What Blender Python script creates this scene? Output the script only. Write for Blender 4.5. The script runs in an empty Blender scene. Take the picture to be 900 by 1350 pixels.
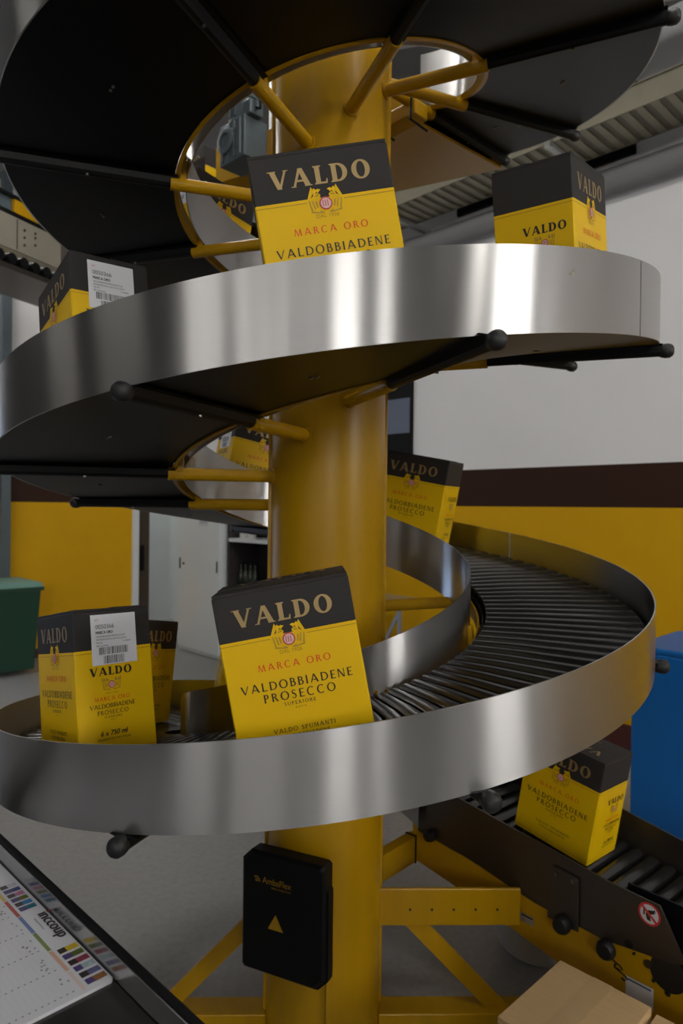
import bpy, bmesh, math, random
from mathutils import Vector, Matrix
random.seed(7)
PI = math.pi
R = math.radians
SC = bpy.context.scene
COL = SC.collection

# ------------------------------------------------------------------ materials
MATS = {}
def mat(name, col, rough=.5, metal=0., noise=0., nscale=30., bump=0., bscale=200., spec=.5, coat=0., aniso=0., arot=0.,
        emit=None, estr=0., stretch=None):
    if name in MATS: return MATS[name]
    m = bpy.data.materials.new(name); m.use_nodes = True
    nt = m.node_tree; b = nt.nodes['Principled BSDF']
    b.inputs['Base Color'].default_value = (*col, 1)
    b.inputs['Roughness'].default_value = rough
    b.inputs['Metallic'].default_value = metal
    b.inputs['Specular IOR Level'].default_value = spec
    b.inputs['Coat Weight'].default_value = coat
    if emit:
        b.inputs['Emission Color'].default_value = (*emit, 1)
        b.inputs['Emission Strength'].default_value = estr
    tc = nt.nodes.new('ShaderNodeTexCoord')
    mp = nt.nodes.new('ShaderNodeMapping')
    nt.links.new(tc.outputs['Object'], mp.inputs['Vector'])
    if stretch: mp.inputs['Scale'].default_value = stretch
    if noise:
        n = nt.nodes.new('ShaderNodeTexNoise'); n.inputs['Scale'].default_value = nscale; n.inputs['Detail'].default_value = 6
        nt.links.new(mp.outputs['Vector'], n.inputs['Vector'])
        mx = nt.nodes.new('ShaderNodeMix'); mx.data_type = 'RGBA'
        mx.inputs['A'].default_value = (*[c*(1-noise) for c in col], 1)
        mx.inputs['B'].default_value = (*[min(1, c*(1+noise)) for c in col], 1)
        nt.links.new(n.outputs['Fac'], mx.inputs['Factor'])
        nt.links.new(mx.outputs['Result'], b.inputs['Base Color'])
    if bump:
        n2 = nt.nodes.new('ShaderNodeTexNoise'); n2.inputs['Scale'].default_value = bscale; n2.inputs['Detail'].default_value = 4
        nt.links.new(mp.outputs['Vector'], n2.inputs['Vector'])
        bp = nt.nodes.new('ShaderNodeBump'); bp.inputs['Strength'].default_value = bump; bp.inputs['Distance'].default_value = .002
        nt.links.new(n2.outputs['Fac'], bp.inputs['Height']); nt.links.new(bp.outputs['Normal'], b.inputs['Normal'])
    if aniso:
        tg = nt.nodes.new('ShaderNodeTangent'); tg.direction_type = 'RADIAL'; tg.axis = 'Z'
        nt.links.new(tg.outputs['Tangent'], b.inputs['Tangent'])
        b.inputs['Anisotropic'].default_value = aniso; b.inputs['Anisotropic Rotation'].default_value = arot
    MATS[name] = m
    return m

def steel_guard():
    """horizontally brushed stainless sheet, wrapped round the spiral axis"""
    m = mat('brushed_stainless', (.60, .595, .585), rough=.33, metal=1., aniso=1., arot=0.25)
    nt = m.node_tree; b = nt.nodes['Principled BSDF']
    tc = nt.nodes.new('ShaderNodeTexCoord'); mp = nt.nodes.new('ShaderNodeMapping'); mp.inputs['Scale'].default_value = (2, 2, 900)
    n = nt.nodes.new('ShaderNodeTexNoise'); n.inputs['Scale'].default_value = 2.; n.inputs['Detail'].default_value = 3
    nt.links.new(tc.outputs['Object'], mp.inputs['Vector']); nt.links.new(mp.outputs['Vector'], n.inputs['Vector'])
    rp = nt.nodes.new('ShaderNodeMapRange'); rp.inputs['To Min'].default_value = .265; rp.inputs['To Max'].default_value = .31
    nt.links.new(n.outputs['Fac'], rp.inputs['Value']); nt.links.new(rp.outputs['Result'], b.inputs['Roughness'])
    mx = nt.nodes.new('ShaderNodeMix'); mx.data_type = 'RGBA'
    mx.inputs['A'].default_value = (.47, .465, .46, 1); mx.inputs['B'].default_value = (.51, .505, .50, 1)
    nt.links.new(n.outputs['Fac'], mx.inputs['Factor']); nt.links.new(mx.outputs['Result'], b.inputs['Base Color'])
    return m
STEEL = steel_guard()
M_YEL   = mat('yellow_enamel', (.43, .235, .0012), rough=.34, noise=.12, nscale=4, stretch=(6, 6, .5), bump=.06, bscale=30, spec=.32)
M_YWALL = mat('yellow_wall_paint', (.66, .36, .002), rough=.6, noise=.05, nscale=6, bump=.08, bscale=120, spec=.2)
M_BWALL = mat('brown_wall_paint', (.036, .014, .008), rough=.6, noise=.08, nscale=6, spec=.2)
M_WWALL = mat('white_wall_paint', (.80, .80, .81), rough=.7, noise=.04, nscale=2.5, bump=.08, bscale=120)
M_RED   = mat('oxide_red_skirting', (.075, .016, .012), rough=.5, noise=.1)
M_CEIL  = mat('grey_ceiling_paint', (.20, .20, .20), rough=.8, noise=.06, nscale=3)
M_DBRN = mat('dark_brown_paint', (.035, .028, .028), rough=.6, noise=.1, nscale=5)
M_PANEL = mat('black_panel_plastic', (.0032, .0038, .0062), rough=.38, noise=.1, nscale=12, bump=.05, bscale=180, spec=.18)  # faint navy in the base colour stands for reflected bluish daylight
M_BLK   = mat('black_plastic', (.0035, .0035, .004), rough=.5, noise=.1, nscale=40, spec=.2)
M_KNOB  = mat('black_rubber_cap', (.007, .007, .008), rough=.5, noise=.2, nscale=60, bump=.2, bscale=300)
M_SLAT  = mat('charcoal_slat_plastic', (.014, .014, .0135), rough=.24, noise=.25, nscale=18, spec=.6)
M_DGRD  = mat('dark_stainless', (.105, .093, .083), rough=.38, metal=.9, noise=.08, nscale=6, stretch=(1, 1, 40))
M_SCREW = mat('zinc_screw', (.22, .22, .21), rough=.3, metal=1., noise=.05)
M_CYEL  = mat('carton_yellow_print', (.82, .515, .0), rough=.5, noise=.025, nscale=9, bump=.05, bscale=90, spec=.25)
M_CBLK  = mat('carton_charcoal_print', (.030, .027, .026), rough=.6, noise=.06, nscale=25, bump=.08, bscale=110, spec=.25)
M_GOLD  = mat('gold_ink', (.40, .285, .125), rough=.40, metal=.6, noise=.06, nscale=60)
M_DGOLD = mat('dull_gold_ink', (.42, .26, .02), rough=.5, noise=.06, nscale=90)
M_INK   = mat('black_ink', (.012, .010, .008), rough=.5, noise=.05)
M_RINK  = mat('red_ink', (.74, .065, .003), rough=.5, noise=.05)
M_CRIM  = mat('crimson_ink', (.55, .03, .035), rough=.5, noise=.05)
M_PINK  = mat('pale_pink_ink', (.70, .47, .47), rough=.5, noise=.05)
M_LINE  = mat('ochre_line_ink', (.40, .23, .0), rough=.5, noise=.05)
M_PAPER = mat('white_paper', (.58, .59, .63), rough=.55, noise=.02, nscale=20)
M_KRAFT = mat('kraft_cardboard', (.56, .375, .18), rough=.7, noise=.10, nscale=14, stretch=(1, 9, 1), bump=.06, bscale=150)
M_KTAPE = mat('kraft_tape', (.54, .37, .18), rough=.35, noise=.05)
M_FLOOR = mat('concrete_floor', (.34, .34, .335), rough=.42, noise=.22, nscale=38, bump=.12, bscale=90, spec=.45)
M_GREEN = mat('green_bin_plastic', (.006, .052, .030), rough=.4, noise=.1)
M_GREENL= mat('pale_green_lid', (.16, .32, .27), rough=.45, noise=.1)
M_BLUE  = mat('blue_plastic', (.005, .14, .46), rough=.4, noise=.05, nscale=5)
M_GREY  = mat('blue_grey_enamel', (.075, .10, .115), rough=.45, noise=.15, nscale=20)
M_LGREY = mat('pale_grey_enamel', (.68, .73, .75), rough=.45, noise=.03, nscale=6)
M_ALU   = mat('galvanised_steel', (.45, .45, .44), rough=.4, metal=.8, noise=.12, nscale=20)
M_TRAY  = mat('olive_tray_steel', (.30, .28, .21), rough=.5, metal=.5, noise=.12, nscale=12)
M_TABLE = mat('dark_steel_table', (.05, .048, .047), rough=.22, metal=.6, noise=.15, nscale=8, bump=.03, bscale=40)
M_LIP   = mat('satin_steel_lip', (.50, .50, .50), rough=.20, metal=1., noise=.05, nscale=8)
M_DUCT  = mat('spiral_duct', (.55, .55, .54), rough=.35, metal=.9, noise=.1, nscale=10)
M_GLASS = mat('dull_window_glass', (.05, .06, .09), rough=.15, noise=.1)
M_DAY   = mat('daylight_pane', (.8, .8, .8), emit=(1, .97, .93), estr=3.8)
M_DAY2  = mat('bright_daylight_pane', (.8, .8, .8), emit=(1, .97, .93), estr=18)
M_SKYP  = mat('blue_sky_pane', (.6, .7, .9), emit=(.46, .66, 1.0), estr=1.5)
M_TUBE2 = mat('bright_fluorescent_diffuser', (.9, .9, .9), emit=(1, .96, .90), estr=32)
M_TUBE  = mat('fluorescent_diffuser', (.9, .9, .9), emit=(1, .96, .90), estr=12)
M_DGLASS= mat('dark_bottle_glass', (.012, .018, .008), rough=.12, noise=.1)
M_WPLAS = mat('white_plastic', (.60, .60, .57), rough=.5, noise=.06, nscale=8)
M_BOARD = mat('corridor_brown', (.05, .035, .022), rough=.6, noise=.2, nscale=10)
M_BGPANE= mat('grey_blue_pane', (.13, .155, .22), rough=.3, noise=.08, nscale=3)

# ------------------------------------------------------------------ mesh helpers
class MB:
    def __init__(s): s.v, s.f, s.m, s.ms, s.sm = [], [], [], [], []
    def mi(s, m):
        if m not in s.ms: s.ms.append(m)
        return s.ms.index(m)
    def add(s, vs, fs, m, smooth=False):
        o = len(s.v); s.v += [tuple(v) for v in vs]; k = s.mi(m)
        for f in fs: s.f.append([i+o for i in f]); s.m.append(k); s.sm.append(smooth)
    def box(s, c, size, m, M=None):
        x, y, z = [d/2 for d in size]; c = Vector(c)
        vs = [Vector((sx*x, sy*y, sz*z)) for sz in (-1, 1) for sy in (-1, 1) for sx in (-1, 1)]
        vs = [(M @ v if M else v) + c for v in vs]
        s.add(vs, [(0,2,3,1), (4,5,7,6), (0,1,5,4), (2,6,7,3), (0,4,6,2), (1,3,7,5)], m)
    def hexa(s, lo, hi, m):                      # two quads of 4 points each
        s.add(list(lo)+list(hi), [(3,2,1,0), (4,5,6,7), (0,1,5,4), (1,2,6,5), (2,3,7,6), (3,0,4,7)], m)
    def tube(s, a, b, r, m, n=16, r2=None, caps=True):
        a, b = Vector(a), Vector(b); d = (b-a).normalized(); r2 = r if r2 is None else r2
        x = d.orthogonal().normalized(); y = d.cross(x)
        vs = [a+(x*math.cos(t)+y*math.sin(t))*r for t in [2*PI*i/n for i in range(n)]] + \
             [b+(x*math.cos(t)+y*math.sin(t))*r2 for t in [2*PI*i/n for i in range(n)]]
        s.add(vs, [(i, (i+1) % n, n+(i+1) % n, n+i) for i in range(n)], m, True)
        if caps:
            s.add(vs[:n], [list(range(n))[::-1]], m); s.add(vs[n:], [list(range(n))], m)
    def lathe(s, prof, m, c=(0,0,0), axis=(0,0,1), n=24):   # prof (r, h)
        c = Vector(c); d = Vector(axis).normalized(); x = d.orthogonal().normalized(); y = d.cross(x)
        vs = []
        for r, h in prof:
            for i in range(n):
                t = 2*PI*i/n; vs.append(c + d*h + (x*math.cos(t)+y*math.sin(t))*max(r, 1e-5))
        fs = [(j*n+i, j*n+(i+1) % n, (j+1)*n+(i+1) % n, (j+1)*n+i) for j in range(len(prof)-1) for i in range(n)]
        s.add(vs, fs, m, True)
    def sweep(s, rings, m, closed=True, caps=True, smooth=False, flip=False):
        k = len(rings[0]); vs = [p for r in rings for p in r]; fs = []
        for j in range(len(rings)-1):
            for i in range(k if closed else k-1):
                q = (j*k+i, j*k+(i+1) % k, (j+1)*k+(i+1) % k, (j+1)*k+i); fs.append(q[::-1] if flip else q)
        s.add(vs, fs, m, smooth)
        if closed and caps:
            s.add(rings[0], [list(range(k))], m); s.add(rings[-1], [list(range(k))[::-1]], m)
    def build(s, name, parent=None, bevel=0., fix=True):
        me = bpy.data.meshes.new(name); me.from_pydata(s.v, [], s.f)
        for m in s.ms: me.materials.append(m)
        me.polygons.foreach_set('material_index', s.m); me.polygons.foreach_set('use_smooth', s.sm)
        if fix:
            bm = bmesh.new(); bm.from_mesh(me); bmesh.ops.recalc_face_normals(bm, faces=bm.faces); bm.to_mesh(me); bm.free()
        if any(s.sm): me.set_sharp_from_angle(angle=R(32))
        me.update()
        o = bpy.data.objects.new(name, me); COL.objects.link(o)
        if parent: o.parent = parent
        if bevel:
            bv = o.modifiers.new('edge', 'BEVEL'); bv.width = bevel; bv.segments = 2; bv.limit_method = 'ANGLE'; bv.angle_limit = R(40)
        return o

def tag(o, label=None, cat=None, group=None, kind=None):
    if label: o['label'] = label
    if cat: o['category'] = cat
    if group: o['group'] = group
    if kind: o['kind'] = kind
    return o
def thing(name, label, cat, loc=(0,0,0), group=None):
    o = bpy.data.objects.new(name, None); COL.objects.link(o); o.location = loc; o.empty_display_size = .1
    return tag(o, label, cat, group)
def copy_tree(o, parent=None):
    c = o.copy(); COL.objects.link(c)
    if parent: c.parent = parent
    for ch in list(o.children): copy_tree(ch, c)
    return c

# ------------------------------------------------------------------ lettering
def quad(a, b, c, d): return [a, b, c, d]
def ring(cx, cy, rx, ry, T, t, a0, a1, n=20):
    out = []
    for i in range(n):
        p, q = R(a0+(a1-a0)*i/n), R(a0+(a1-a0)*(i+1)/n)
        f = lambda A, rx_, ry_: (cx+rx_*math.cos(A), cy+ry_*math.sin(A))
        out.append([f(p, rx-T, ry-t), f(p, rx, ry), f(q, rx, ry), f(q, rx-T, ry-t)])
    return out
def glyph(c, T, t, sf):
    P = []; s = sf; h = .05
    def bar(x0, x1, y0, y1): P.append([(x0, y0), (x1, y0), (x1, y1), (x0, y1)])
    def diag(x0, w0, y0, x1, w1, y1): P.append([(x0, y0), (x0+w0, y0), (x1+w1, y1), (x1, y1)])
    def stem(x, foot=True, head=True, w=None):
        w = w or T; bar(x, x+w, 0, 1)
        if not s:      # flared ends of a sans face
            P.append([(x-.02, 0), (x+w+.02, 0), (x+w, .18), (x, .18)]); P.append([(x, .82), (x+w, .82), (x+w+.02, 1), (x-.02, 1)])
        if s and foot: bar(x-s, x+w+s, 0, h); P.append([(x-s*.7, h), (x+w+s*.7, h), (x+w, h+.07), (x, h+.07)])
        if s and head: bar(x-s, x+w+s, 1-h, 1); P.append([(x, .93-h), (x+w, .93-h), (x+w+s*.7, 1-h), (x-s*.7, 1-h)])
    if c == 'V':
        W = .98; m = W/2; diag(m-T*.45, T*.95, 0, .02, T*1.1, 1); diag(m-T*.2, T*.5, 0, W-t*1.3, t*1.2, 1)
        if s: bar(-s*.9, T*1.1+s, 1-h, 1); bar(W-t-s*1.1, W+s*.9, 1-h, 1)
        return P, W
    if c == 'A':
        W = 1.0; m = W/2; diag(.02, t*1.2, 0, m-t*1.0, t*1.6, 1); diag(W-T*1.15, T*1.15, 0, m-T*.45, T*.9, 1); bar(.2, .75, .27, .27+t)
        if s: bar(-s*.9, t+s, 0, h); bar(W-T-s*.9, W+s*.8, 0, h)
        return P, W
    if c in 'LEF':
        W = .66 if c == 'L' else .62; stem(.06)
        def arm(y0, y1, W=W, up=0): bar(.06, W, y0, y1); 
        if c != 'F':
            arm(0, t); P.append([(W-t*.9, 0), (W+.02, 0), (W+.05, .26 if s else t*1.7), (W-t*.2, .26 if s else t*1.7)]) if s else P.append([(W-.06, 0), (W+.01, 0), (W+.01, t*1.5), (W-.03, t)])
        if c in 'EF':
            arm(1-t, 1); bar(.06, W-.08, .5-t/2, .5+t/2)
            if s: P.append([(W-t*.9, 1), (W-.01, 1), (W+.01, .78), (W-t*.5, .78)])
        return P, W+.02
    if c == 'D':
        stem(.06, True, True); W = .92
        P.extend(ring(.38, .5, W-.38, .5, T, t, -90, 90)); bar(.06, .38, 0, t); bar(.06, .38, 1-t, 1); return P, W
    if c == 'O':
        W = 1.04; P.extend(ring(W/2, .5, W/2-.01, .53, T*1.02, t, 0, 360, 36)); return P, W
    if c == 'C' or c == 'G':
        W = .92; P.extend(ring(.51, .5, .49, .53, T, t, 48, 312, 28))
        if s: P.append([(.80, .95), (.86, .95), (.88, .70), (.82, .74)])
        if c == 'G': bar(.84-T, .84, .08, .45); bar(.60, .92, .42, .42+h)
        return P, W
    if c in 'BPR':
        W = .64; stem(.06, True, True); y = .46 if c != 'B' else .5
        P.extend(ring(.34, (1+y)/2, W-.36, (1-y)/2, T*.9, t, -90, 90, 14)); bar(.06, .34, 1-t, 1); bar(.06, .34, y, y+t)
        if c == 'B':
            W = .70; P.extend(ring(.36, (y+t)/2, W-.36, (y+t)/2, T, t, -90, 90, 14)); bar(.06, .36, 0, t)
        if c == 'R':
            W = .78; diag(W-T*.9, T*1.15, 0, .32, T*1.0, y+t*.5)
        return P, W
    if c == 'I': stem(.06); return P, T+.12
    if c == 'N':
        W = .88; stem(.06, True, False, t); stem(W-t-.06, False, True, t); diag(W-T-.08, T, 0, .05, T, 1); return P, W
    if c == 'M':
        W = 1.1; diag(.02, t, 0, .14, t, 1); diag(W-T-.03, T, 0, W-T-.15, T, 1); diag(.5, T*.6, 0, .13, T, 1); diag(.5, t, 0, W-.17-t, t*1.2, 1)
        if s: bar(-.04, .14, 0, h); bar(W-T-.09, W+.04, 0, h)
        return P, W
    if c == 'U':
        W = .86; bar(.06, .06+T, .35, 1); bar(W-.06-t, W-.06, .35, 1); P.extend(ring(W/2, .35, W/2-.06, .37, (T+t)/2, t, 180, 360, 16))
        if s: bar(.06-s, .06+T+s, 1-h, 1); bar(W-.06-t-s, W-.06+s, 1-h, 1)
        return P, W
    if c == 'T':
        W = .76; stem(W/2-T/2, True, False); bar(.02, W-.02, 1-t, 1)
        if s: bar(.0, t*.8, .76, 1); bar(W-t*.8, W, .76, 1)
        return P, W
    if c == 'S':
        pts = [(.50, .80), (.44, .92), (.30, .98), (.15, .93), (.08, .78), (.14, .64), (.30, .54), (.44, .43), (.50, .26), (.43, .09), (.28, .02), (.12, .07), (.05, .21)]
        ws = [t*.7, t*.8, t, t*1.1, T*.8, T*.95, T, T*.95, T*.8, t*1.1, t, t*.8, t*.7]
        L, Rr = [], []
        for i, (x, y) in enumerate(pts):
            a, b = pts[max(0, i-1)], pts[min(len(pts)-1, i+1)]; dx, dy = b[0]-a[0], b[1]-a[1]; l = math.hypot(dx, dy)
            L.append((x-dy/l*ws[i]/2, y+dx/l*ws[i]/2)); Rr.append((x+dy/l*ws[i]/2, y-dx/l*ws[i]/2))
        for i in range(len(pts)-1): P.append([L[i], L[i+1], Rr[i+1], Rr[i]])
        return P, .58
    return P, .38
def caps(text, cx, y, h, width, T=.15, t=.085, sf=0.):
    """upper-case line centred at cx, baseline y, fitted to a width"""
    gl = [glyph(c, T, t, sf) for c in text]; nat = sum(g[1] for g in gl)*h
    gap = (width-nat)/max(1, len(gl)-1); xs = 1.
    if gap < -.06*h: xs = width/(nat-.06*h*(len(gl)-1)); gap = -.06*h*xs
    x = cx-width/2; out = []
    for P, w in gl:
        out += [[(x+px*h*xs, y+py*h) for px, py in p] for p in P]; x += w*h*xs+gap
    return out
_tc = {}
def plain(text, cx, y, h, width=None, shear=0., align='CENTER'):
    """small type set in the built-in face"""
    if text not in _tc:
        cu = bpy.data.curves.new('type', 'FONT'); cu.body = text; cu.size = 1; cu.resolution_u = 3; cu.align_x = 'LEFT'
        ob = bpy.data.objects.new('type', cu); COL.objects.link(ob); bpy.context.view_layer.update()
        ev = ob.evaluated_get(bpy.context.evaluated_depsgraph_get()); me = ev.to_mesh()
        _tc[text] = ([tuple(v.co[:2]) for v in me.vertices], [tuple(p.vertices) for p in me.polygons]); ev.to_mesh_clear()
        bpy.data.objects.remove(ob); bpy.data.curves.remove(cu)
    vs, fs = _tc[text]
    if not vs: return []
    x0 = min(v[0] for v in vs); x1 = max(v[0] for v in vs); sy = h/.70; sx = width/(x1-x0) if width else sy
    ox = cx-(x1-x0)*sx/2 if align == 'CENTER' else cx
    return [[(ox+(vs[i][0]-x0)*sx+vs[i][1]*sy*shear, y+vs[i][1]*sy) for i in f] for f in fs]
def circle(cx, cy, r, n=24): return [[(cx+r*math.cos(2*PI*i/n), cy+r*math.sin(2*PI*i/n)) for i in range(n)]]
def rect(x0, y0, x1, y1): return [[(x0, y0), (x1, y0), (x1, y1), (x0, y1)]]
def stamp(mb, polys, m, O, U, V, lift):
    """lay flat shapes on a face: O origin, U right, V up"""
    O, U, V = Vector(O), Vector(U), Vector(V); N = U.cross(V)
    for i, p in enumerate(polys):          # each stroke a hair above the last so overlaps do not coincide
        ar = sum(p[k-1][0]*p[k][1]-p[k][0]*p[k-1][1] for k in range(len(p)))
        q = p if ar > 0 else p[::-1]; l = lift+3e-6*(i % 60)
        mb.add([O+U*x+V*y+N*l for x, y in q], [list(range(len(q)))], m)

# ------------------------------------------------------------------ spiral geometry
CAM_Z, CAM_D = 1.62, 2.1229
RO, RI = .92, .467                       # belt outer and inner radius
PITCH, Z0 = .826252, 1.2320084-.0947     # belt height at the front of the lower turn
TE = 40.46-360                           # angle where the lower end leaves the turn
TT = 764.                                # angle where the upper end leaves the turn
def zb(a):
    z = Z0+PITCH*(a+90)/360
    if a < -230: z -= .035*((-230-a)/90)**2
    return z
def hp(a, r, dz=0.):
    t = R(a); return Vector((r*math.cos(t), r*math.sin(t), zb(a)+dz))
def out_p(s, o, dz=0., z=None):          # straight run leaving the lower end
    t = R(40.46); e = Vector((math.sin(t), -math.cos(t), 0)); w = Vector((math.cos(t), math.sin(t), 0))
    zz = zb(TE)-.155*min(s, .70)-.02*max(0, s-.70)+dz if z is None else z
    return e*s+w*o+Vector((0, 0, zz))
def in_p(s, o, dz=0., z=None):           # straight run entering the upper end
    t = R(44); e = Vector((-math.sin(t), math.cos(t), 0)); w = Vector((math.cos(t), math.sin(t), 0))
    return e*s+w*o+Vector((0, 0, (zb(TT)+.15*s+dz) if z is None else z))
def helix(mb, prof, a0, a1, m, step=3., closed=True, smooth=False):
    n = max(2, int(abs(a1-a0)/step)+1)
    mb.sweep([[hp(a0+(a1-a0)*i/(n-1), r, dz) for r, dz in prof] for i in range(n)], m, closed, True, smooth)

spiral = thing('spiral_conveyor', 'tall yellow and stainless spiral conveyor winding round a central yellow column', 'conveyor')

# column
c = MB(); c.lathe([(.1728, .02), (.1728, 3.62), (.15, 3.64), (0, 3.64)], M_YEL, n=72)
c.lathe([(.24, 0), (.24, .02), (.1728, .02)], M_YEL, n=48)
col = c.build('column', spiral)
c = MB()
for a in (186, 6):
    t = R(a); M = Matrix.Rotation(t, 3, 'Z'); c.box((.176*math.cos(t), .176*math.sin(t), 1.84), (.012, .018, 3.5), M_YEL, M)
c.build('seam_strip', col, bevel=.002)
c = MB(); t = R(-84); M = Matrix.Rotation(t, 3, 'Z'); c.box((.178*math.cos(t), .178*math.sin(t), .232), (.016, .022, .42), M_YEL, M)
c.build('cable_duct', col, bevel=.003)

# outer guard, one sheet per half turn so the lap joints show
edges = [TE, -200., 40., 317.5, 560., TT]
for a0, a1 in zip(edges, edges[1:]):
    g = MB(); helix(g, [(.9165, -.0705), (.92, -.0705), (.92, .0947), (.9165, .0947)], a0+.12, a1-.12, STEEL, 1.5, smooth=True)
    og = g.build('outer_guard', spiral)
    if a1 < TT: g = MB(); helix(g, [(.9135, -.069), (.916, -.069), (.916, .093), (.9135, .093)], a1-1.2, a1+1.2, STEEL, .6); g.build('joint_strip', og)
    if a0 == 40.:
        g = MB(); t = R(300.5); O = hp(300.5, .9202, .044)
        stamp(g, [[(-.010, -.004), (-.006, -.005), (-.005, -.001), (-.008, .001)], [(-.002, -.003), (.003, -.006), (.006, .002), (.005, .008), (.001, .006), (-.002, .003)]], M_TRAY, O, (-math.sin(t), math.cos(t), PITCH/(2*PI*.92)), (0, 0, 1), .0006); g.build('wear_mark', og)
for a0, a1 in ((TE, -150), (-150, 30), (30, 210), (210, 390), (390, 570), (570, TT)):
    g = MB(); helix(g, [(.4305, -.072), (.4335, -.072), (.4335, .1085), (.4305, .1085)], a0, a1+.35, STEEL, 1.5, smooth=True)
    g.build('inner_guard', spiral)

# slat belt
g = MB(); n_sl = int((TT-TE)/3.6)
pr_ = [(-1, -.016), (-.92, -.005), (-.6, -.0012), (0, 0), (.6, -.0012), (.92, -.005), (1, -.016)]
for i in range(n_sl):
    a = TE+1.8+3.6*i; half = 1.62; lo, mid, hi = [], [], []
    for tx, dz in pr_:
        for lst, r in ((lo, RI+.012), (mid, .60), (hi, .905)):
            aa = a+tx*half-(1.0 if r < .5 else 0.)
            t = R(aa); lst.append(Vector((r*math.cos(t), r*math.sin(t), zb(aa)+dz)))
    g.sweep([lo, mid, hi], M_SLAT, closed=False, smooth=True)
    g.add(lo, [list(range(7))], M_SLAT)
helix(g, [(RI+.012, -.02), (.905, -.02), (.905, -.03), (RI+.012, -.03)], TE, TT, M_BLK, 4.)
belt = g.build('slat_belt', spiral)
tag(belt, 'charcoal belt of radial slats')

# carrier ring below the inner edge
for a0, a1 in ((TE, -160), (-160, 20), (20, 200), (200, 380), (380, 560), (560, TT)):
    g = MB(); helix(g, [(.455, -.0745), (.4665, -.0745), (.4665, -.0715), (.459, -.0715), (.459, -.030), (.455, -.030)], a0, a1, M_YEL, 2., smooth=True)
    g.build('carrier_ring', spiral)

# support arms and the underside panels between them
BASE = [-163., -113.5, -71.5, -20.5, 22., 70., 115., 160.]
ARMS = sorted([b+360*k for b in BASE for k in (-1, 0, 1, 2) if TE+8 < b+360*k < TT-10]+[TT-1.5])
ARMS = [694.5 if abs(a-699.5) < .1 else a for a in ARMS]
for a in ARMS:
    t = R(a); rad = Vector((math.cos(t), math.sin(t), 0)); tan = Vector((-math.sin(t), math.cos(t), 0)); z = zb(a)-.0855
    at = lambda r, s=0., dz=0.: rad*r+tan*s+Vector((0, 0, z+dz))
    g = MB(); g.tube(at(.165), at(.478), .0185, M_YEL, 18)
    g.tube(at(.168), at(.178), .024, M_YEL, 18)
    arm = g.build('support_arm', spiral)
    g = MB()
    prof = [(-.030, .0145), (-.017, .012), (-.014, -.004), (-.009, -.011), (0, -.0135), (.009, -.011), (.014, -.004), (.017, .012), (.030, .0145)]
    g.sweep([[at(r, s, dz) for s, dz in prof] for r in (.458, .928)], M_BLK, closed=True, smooth=False)
    g.build('sleeve', arm)
    g = MB(); g.lathe([(0, .924), (.015, .924), (.0175, .929), (.0190, .938), (.0185, .948), (.014, .955), (.008, .958), (0, .958)], M_KNOB, (0, 0, z+.001), rad, 20)
    g.build('end_knob', arm)
    g = MB(); g.tube(at(.70, .006, -.0105), at(.70, .006, -.0150), .004, M_SCREW, 10); g.build('screw', arm)
    g = MB()
    for s in (-.014, .014):
        g.hexa([at(.436, s-.002, -.012), at(.456, s-.002, -.012), at(.456, s+.002, -.012), at(.436, s+.002, -.012)],
               [at(.4345, s-.002, .075), at(.444, s-.002, .075), at(.444, s+.002, .075), at(.4345, s+.002, .075)], M_YEL)
    g.box(at(.446, 0, .022), (.020, .032, .004), M_YEL, Matrix.Rotation(t, 3, 'Z'))
    g.build('guard_bracket', arm)
segs = [TE]+[a for a in ARMS]
for a0, a1 in zip(segs, segs[1:]):
    g = MB()
    helix(g, [(.467, -.0705), (.9155, -.0705), (.9155, -.050), (.9115, -.050), (.9115, -.0665), (.471, -.0665), (.471, -.020), (.467, -.020)], a0+.15, a1-.15, M_PANEL, 1.5, smooth=True)
    p = g.build('underside_panel', spiral)
    am = (a0+a1)/2
    for da in (-.55, .55):
        g = MB(); q = hp(am+da, .70, -.0700); g.tube(q, q-Vector((0, 0, .004)), .0042, M_SCREW, 8); g.build('screw', p)

# base frame
g = MB(); g.box((-.43, .0, .045), (.52, .08, .08), M_YEL); g.build('base_beam', spiral, bevel=.004)
g = MB(); g.box((.43, .0, .045), (.52, .08, .08), M_YEL); g.build('base_beam', spiral, bevel=.004)
g = MB(); g.box((0, .43, .045), (.08, .52, .08), M_YEL); g.build('base_beam', spiral, bevel=.004)
def strap(mb, a, b, w, th, nrm, m):      # flat bar from a to b, width w in the plane facing nrm
    a, b, nrm = Vector(a), Vector(b), Vector(nrm).normalized(); d = (b-a).normalized(); s = d.cross(nrm).normalized()*w/2; n = nrm*th/2
    mb.hexa([a-s-n, a+s-n, a+s+n, a-s+n], [b-s-n, b+s-n, b+s+n, b-s+n], m)
g = MB(); strap(g, (.265, .0, .36), (.575, .0, .045), .052, .012, (0, -1, 0), M_YEL); g.build('brace', spiral)
g = MB(); strap(g, (-.165, -.0, .40), (-.50, -.0, .065), .05, .012, (0, -1, 0), M_YEL); g.build('brace', spiral)
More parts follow.
